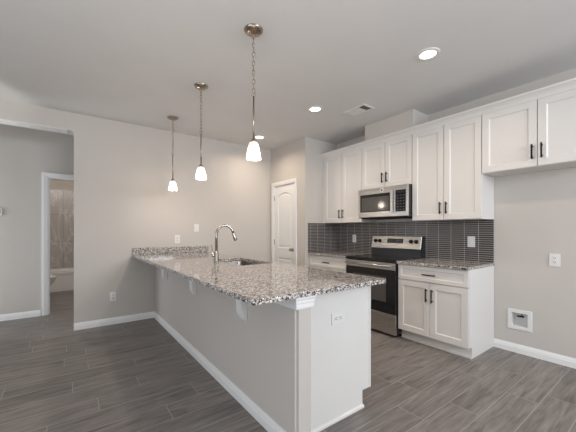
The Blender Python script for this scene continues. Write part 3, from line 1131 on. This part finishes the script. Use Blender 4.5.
wall_plate('outlet', 'white outlet on the right wall in the empty refrigerator space', 'outlet', (XR, 0.768, 0.973), (0, -1, 0), NX, Z_, 0.082, 0.122, 'duplex', 'white wall outlets')
wall_plate('outlet', 'white outlet turned sideways on the white peninsula end panel', 'outlet', (1.440, PYP, 0.676), Z_, NY, X_, 0.078, 0.120, 'duplex', 'white wall outlets')

# recessed water box for the refrigerator
wy, wz, ws = 1.0405, 0.340, 0.2055
t = thing('water_supply_box', 'white recessed water box with dark valve low on the right wall', 'water box', (XR, wy, wz))
fr = MB()
h = ws / 2
inn = 0.066
b = bmesh.new()


def fr_ring(half, x, dz=0.0):
    return [b.verts.new((x, wy + sy * half, wz + dz + sz * half)) for sy, sz in ((-1, -1), (1, -1), (1, 1), (-1, 1))]


rings = [fr_ring(h, XR - 0.0005), fr_ring(h, XR - 0.006), fr_ring(h - 0.004, XR - 0.009), fr_ring(inn + 0.004, XR - 0.009), fr_ring(inn, XR - 0.006), fr_ring(inn, XR + 0.0005), fr_ring(inn - 0.006, XR + 0.075)]
for A, B in zip(rings, rings[1:]):
    for i in range(4):
        j = (i + 1) % 4
        b.faces.new((A[i], A[j], B[j], B[i]))
b.faces.new(rings[-1])
bmesh.ops.recalc_face_normals(b, faces=b.faces)
fr.merge(b)
fr.build('housing', M['plastic'], t)
v_ = MB().tube([(XR + 0.045, wy - 0.005, wz + 0.066), (XR + 0.045, wy - 0.005, wz + 0.022)], 0.009, 10).tube([(XR + 0.045, wy - 0.005, wz + 0.034), (XR + 0.015, wy - 0.005, wz + 0.034)], 0.008, 10).build('valve', M['nickel'], t)
MB().box(XR + 0.002, XR + 0.014, wy - 0.034, wy + 0.026, wz + 0.026, wz + 0.042, bev=0.004).build('valve_handle', M['black'], v_)
# cut the wall where the box sits
wr = bpy.data.objects['wall_right']
bm = bmesh.new()
L = [(-3.32, 0), (3.7245, 0), (3.7245, HC), (-3.32, HC)]
H = [(wy - inn, wz - inn), (wy + inn, wz - inn), (wy + inn, wz + inn), (wy - inn, wz + inn)]
vo = [bm.verts.new((XR, p[0], p[1])) for p in L]
vh = [bm.verts.new((XR, p[0], p[1])) for p in H]
es = []
for vs in (vo, vh):
    for i in range(4):
        es.append(bm.edges.new((vs[i], vs[(i + 1) % 4])))
bmesh.ops.triangle_fill(bm, use_beauty=True, edges=es)
vb = [bm.verts.new((XR + 0.12, p[0], p[1])) for p in L]
vhb = [bm.verts.new((XR + 0.085, p[0], p[1])) for p in H]
bm.faces.new(vb)
bm.faces.new(vhb)
for A, B in ((vo, vb), (vh, vhb)):
    for i in range(4):
        j = (i + 1) % 4
        bm.faces.new((A[i], A[j], B[j], B[i]))
bmesh.ops.recalc_face_normals(bm, faces=bm.faces)
bm.to_mesh(wr.data)
bm.free()

# thermostat on the hall wall
t = thing('thermostat', 'small white thermostat with dark screen on the hall wall at left edge', 'thermostat', (-0.775, YHALL, 1.51))
MB().box(-0.835, -0.722, YHALL - 0.022, YHALL - 0.0005, 1.462, 1.562, bev=0.006).build('case', M['plastic'], t)
MB().box(-0.818, -0.740, YHALL - 0.0235, YHALL - 0.0215, 1.490, 1.548, bev=0.0005).build('screen', M['display'], t)

# ------------------------------------------------------------------ ceiling fittings
G_R = 'recessed ceiling downlights'


def downlight(label, x, y):
    t = thing('recessed_light', label, 'ceiling light', (x, y, HC), G_R)
    MB().lathe([(0.062, -0.004), (0.064, -0.008), (0.088, -0.006), (0.092, -0.002), (0.092, -0.0003)], (x, y, HC), 40).build('trim_ring', M['plastic'], t)
    MB().lathe([(0.0, -0.0045), (0.055, -0.0045), (0.0635, -0.0035), (0.0635, -0.0003)], (x, y, HC), 40).build('lens', M['led'], t)
    d = bpy.data.lights.new('downlight_lamp', 'AREA')
    d.shape = 'DISK'
    d.size = 0.12
    d.energy = DOWN_W
    d.color = SOFTWARM
    d.spread = math.radians(150)
    lo = bpy.data.objects.new('downlight_lamp', d)
    lo.location = (0, 0, -0.012)
    lo.parent = t
    COL.objects.link(lo)


DOWN_W = 6.2
downlight('recessed ceiling light nearest the fridge cabinet, largest in view', 2.43, 1.306)
downlight('middle recessed ceiling light, left of the air vent', 2.425, 2.708)
downlight('farthest recessed ceiling light, next to the nearest pendant shade', 2.445, 4.04)

G_P = 'pendant lights over the peninsula'
PEND_W = 5.2


def pendant(label, x, y):
    t = thing('pendant_light', label, 'pendant light', (x, y, HC), G_P)
    MB().lathe([(0.0, -0.0315), (0.012, -0.0315), (0.020, -0.030), (0.045, -0.026), (0.060, -0.018), (0.067, -0.010), (0.070, -0.003), (0.070, -0.0004)], (x, y, HC), 36).build('canopy', M['nickel'], t)
    # chain of oval links from canopy to loop
    zt, zb = HC - 0.030, 2.262
    n = 13
    pitch = (zt - zb) / n
    ch = MB()
    for i in range(n):
        zc = zt - pitch * (i + 0.5)
        hl, hw = pitch * 0.60, 0.0105
        loop = []
        for k in range(14):
            a = 2 * math.pi * k / 14
            px, pz = hw * math.cos(a), hl * math.sin(a)
            if i % 2:
                loop.append((x + px * 0.7, y + px * 0.7, zc + pz))
            else:
                loop.append((x + px * 0.7, y - px * 0.7, zc + pz))
        ch.tube(loop, 0.0026, 6, closed=True)
    ch.build('chain', M['nickel'], t)
    loop = [(x + 0.011 * math.cos(a), y - 0.011 * math.cos(a), 2.252 + 0.014 * math.sin(a)) for a in [2 * math.pi * k / 16 for k in range(16)]]
    MB().tube(loop, 0.0028, 8, closed=True).tube([(x, y, 2.238), (x, y, 1.925)], 0.0062, 12).build('stem', M['nickel'], t)
    MB().lathe([(0.0, 1.932), (0.008, 1.932), (0.010, 1.922), (0.019, 1.917), (0.023, 1.909), (0.023, 1.889), (0.0, 1.889)], (x, y, 0), 24).build('socket_cap', M['nickel'], t)
    sh = MB().lathe([(0.0235, 1.900), (0.029, 1.897), (0.033, 1.890), (0.039, 1.868), (0.0445, 1.840), (0.049, 1.812), (0.0525, 1.788), (0.054, 1.776),
                     (0.0515, 1.776), (0.0495, 1.790), (0.046, 1.814), (0.0415, 1.841), (0.036, 1.867), (0.030, 1.886), (0.0235, 1.891)], (x, y, 0), 36).build('shade', M['shade'], t)
    sh['label'] = 'lit white frosted glass bell shade'
    MB().lathe([(0.0, 1.806), (0.010, 1.809), (0.018, 1.818), (0.021, 1.830), (0.018, 1.846), (0.011, 1.860), (0.010, 1.886), (0.0, 1.8865)], (x, y, 0), 20).build('bulb', M['bulb'], t)
    d = bpy.data.lights.new('pendant_lamp', 'POINT')
    d.energy = PEND_W
    d.color = WARM
    d.shadow_soft_size = 0.018
    lo = bpy.data.objects.new('pendant_lamp', d)
    lo.location = (0, 0, 1.788 - HC)
    lo.parent = t
    COL.objects.link(lo)


pendant('nearest and largest of three nickel pendants, hanging above the bar end', 1.106, 1.91)
pendant('middle of three nickel chain pendants hanging over the bar', 1.1025, 2.967)
pendant('farthest of three nickel pendants, hanging beside the back wall', 1.112, 4.01)

t = thing('air_vent', 'white rectangular ceiling air register above the upper cabinets', 'vent', (2.878, 2.415, HC))
vx0, vx1, vy0, vy1 = 2.778, 2.978, 2.255, 2.575
m = MB()
z0, z1 = HC - 0.010, HC - 0.0005
m.box(vx0, vx1, vy0, vy0 + 0.025, z0, z1, bev=0.002).box(vx0, vx1, vy1 - 0.025, vy1, z0, z1, bev=0.002)
m.box(vx0, vx0 + 0.025, vy0 + 0.025, vy1 - 0.025, z0, z1, bev=0.002).box(vx1 - 0.025, vx1, vy0 + 0.025, vy1 - 0.025, z0, z1, bev=0.002)
m.build('frame', M['plastic'], t)
MB().box(vx0 + 0.025, vx1 - 0.025, vy0 + 0.025, vy1 - 0.025, HC - 0.0015, HC - 0.0005).build('duct_backing', M['plastic_dark'], t)
for i in range(10):
    y = vy0 + 0.040 + i * 0.0265
    tilt = 0.008 if i <= 2 else -0.013
    MB().prism([(y - tilt, z0 + 0.0005), (y - tilt + 0.003, z0 + 0.0005), (y + tilt + 0.003, z1 - 0.0015), (y + tilt, z1 - 0.0015)], vx0 + 0.0255, vx1 - 0.0255, 'x').build('louver', M['plastic'], t)

# ------------------------------------------------------------------ bathroom glimpse
t = thing('bathtub', 'white alcove bathtub beneath the veined tile seen through the far doorway', 'bathtub', (-0.09, 8.06, 0))
b = bmesh.new()


def tub_ring(x0, x1, y0, y1, z, rr):
    return [b.verts.new((p[0], p[1], z)) for p in rrect(x0, x1, y0, y1, rr)]


tx0, tx1 = -0.897, 0.717
rs = [tub_ring(tx0, tx1, YT0 + 0.012, YT1 - 0.002, 0.0, 0.01), tub_ring(tx0, tx1, YT0 + 0.012, YT1 - 0.002, 0.340, 0.01), tub_ring(tx0, tx1, YT0, YT1 - 0.002, 0.350, 0.01),
      tub_ring(tx0, tx1, YT0, YT1 - 0.002, 0.395, 0.01), tub_ring(tx0 + 0.006, tx1 - 0.006, YT0 + 0.006, YT1 - 0.008, 0.402, 0.01),
      tub_ring(tx0 + 0.08, tx1 - 0.08, YT0 + 0.07, YT1 - 0.07, 0.402, 0.12), tub_ring(tx0 + 0.10, tx1 - 0.10, YT0 + 0.085, YT1 - 0.085, 0.38, 0.12),
      tub_ring(tx0 + 0.17, tx1 - 0.17, YT0 + 0.14, YT1 - 0.14, 0.10, 0.12)]
for A, B in zip(rs, rs[1:]):
    for i in range(len(A)):
        j = (i + 1) % len(A)
        b.faces.new((A[i], A[j], B[j], B[i]))
b.faces.new(rs[-1])
bmesh.ops.recalc_face_normals(b, faces=b.faces)
m = MB()
m.merge(b)
m.build('tub_shell', M['porcelain'], t)
MB().box(tx0, tx1, YT0 - 0.004, YT0 + 0.011, 0.0, 0.060, bev=0.003).build('apron_base', M['porcelain'], t)

ty = 6.97
t = thing('toilet', 'white toilet bowl edge peeking past the far door casing', 'toilet', (-0.55, ty, 0))


def egg(cx, cy, front, back, half, z, n=28):
    pts = []
    for i in range(n):
        a = 2 * math.pi * i / n
        c = math.cos(a)
        pts.append((cx + (front if c > 0 else back) * c, cy + half * math.sin(a), z))
    return pts


def loft(rings, close_top=True, close_bottom=True):
    b = bmesh.new()
    vs = [[b.verts.new(p) for p in r_] for r_ in rings]
    for A, B in zip(vs, vs[1:]):
        for i in range(len(A)):
            j = (i + 1) % len(A)
            f_ = b.faces.new((A[i], A[j], B[j], B[i]))
            f_.smooth = True
    if close_bottom:
        b.faces.new(vs[0])
    if close_top:
        b.faces.new(vs[-1])
    bmesh.ops.recalc_face_normals(b, faces=b.faces)
    m = MB()
    m.merge(b)
    return m


cx_ = -0.42
loft([egg(cx_ - 0.02, ty, 0.14, 0.20, 0.11, 0.0), egg(cx_ - 0.02, ty, 0.13, 0.20, 0.10, 0.10), egg(cx_ - 0.01, ty, 0.17, 0.20, 0.13, 0.22), egg(cx_, ty, 0.245, 0.20, 0.175, 0.34), egg(cx_, ty, 0.265, 0.20, 0.185, 0.385)]).build('bowl', M['porcelain'], t)
loft([egg(cx_, ty, 0.270, 0.19, 0.188, 0.3855), egg(cx_, ty, 0.272, 0.19, 0.19, 0.398), egg(cx_, ty, 0.268, 0.19, 0.186, 0.404), egg(cx_, ty, 0.266, 0.19, 0.184, 0.418), egg(cx_, ty, 0.255, 0.18, 0.175, 0.424)]).build('seat', M['porcelain'], t)
MB().box(-0.895, -0.70, ty - 0.21, ty + 0.21, 0.36, 0.72, bev=0.02, seg=3).build('tank', M['porcelain'], t)
MB().box(-0.898, -0.692, ty - 0.22, ty + 0.22, 0.7205, 0.755, bev=0.01).build('tank_lid', M['porcelain'], t)
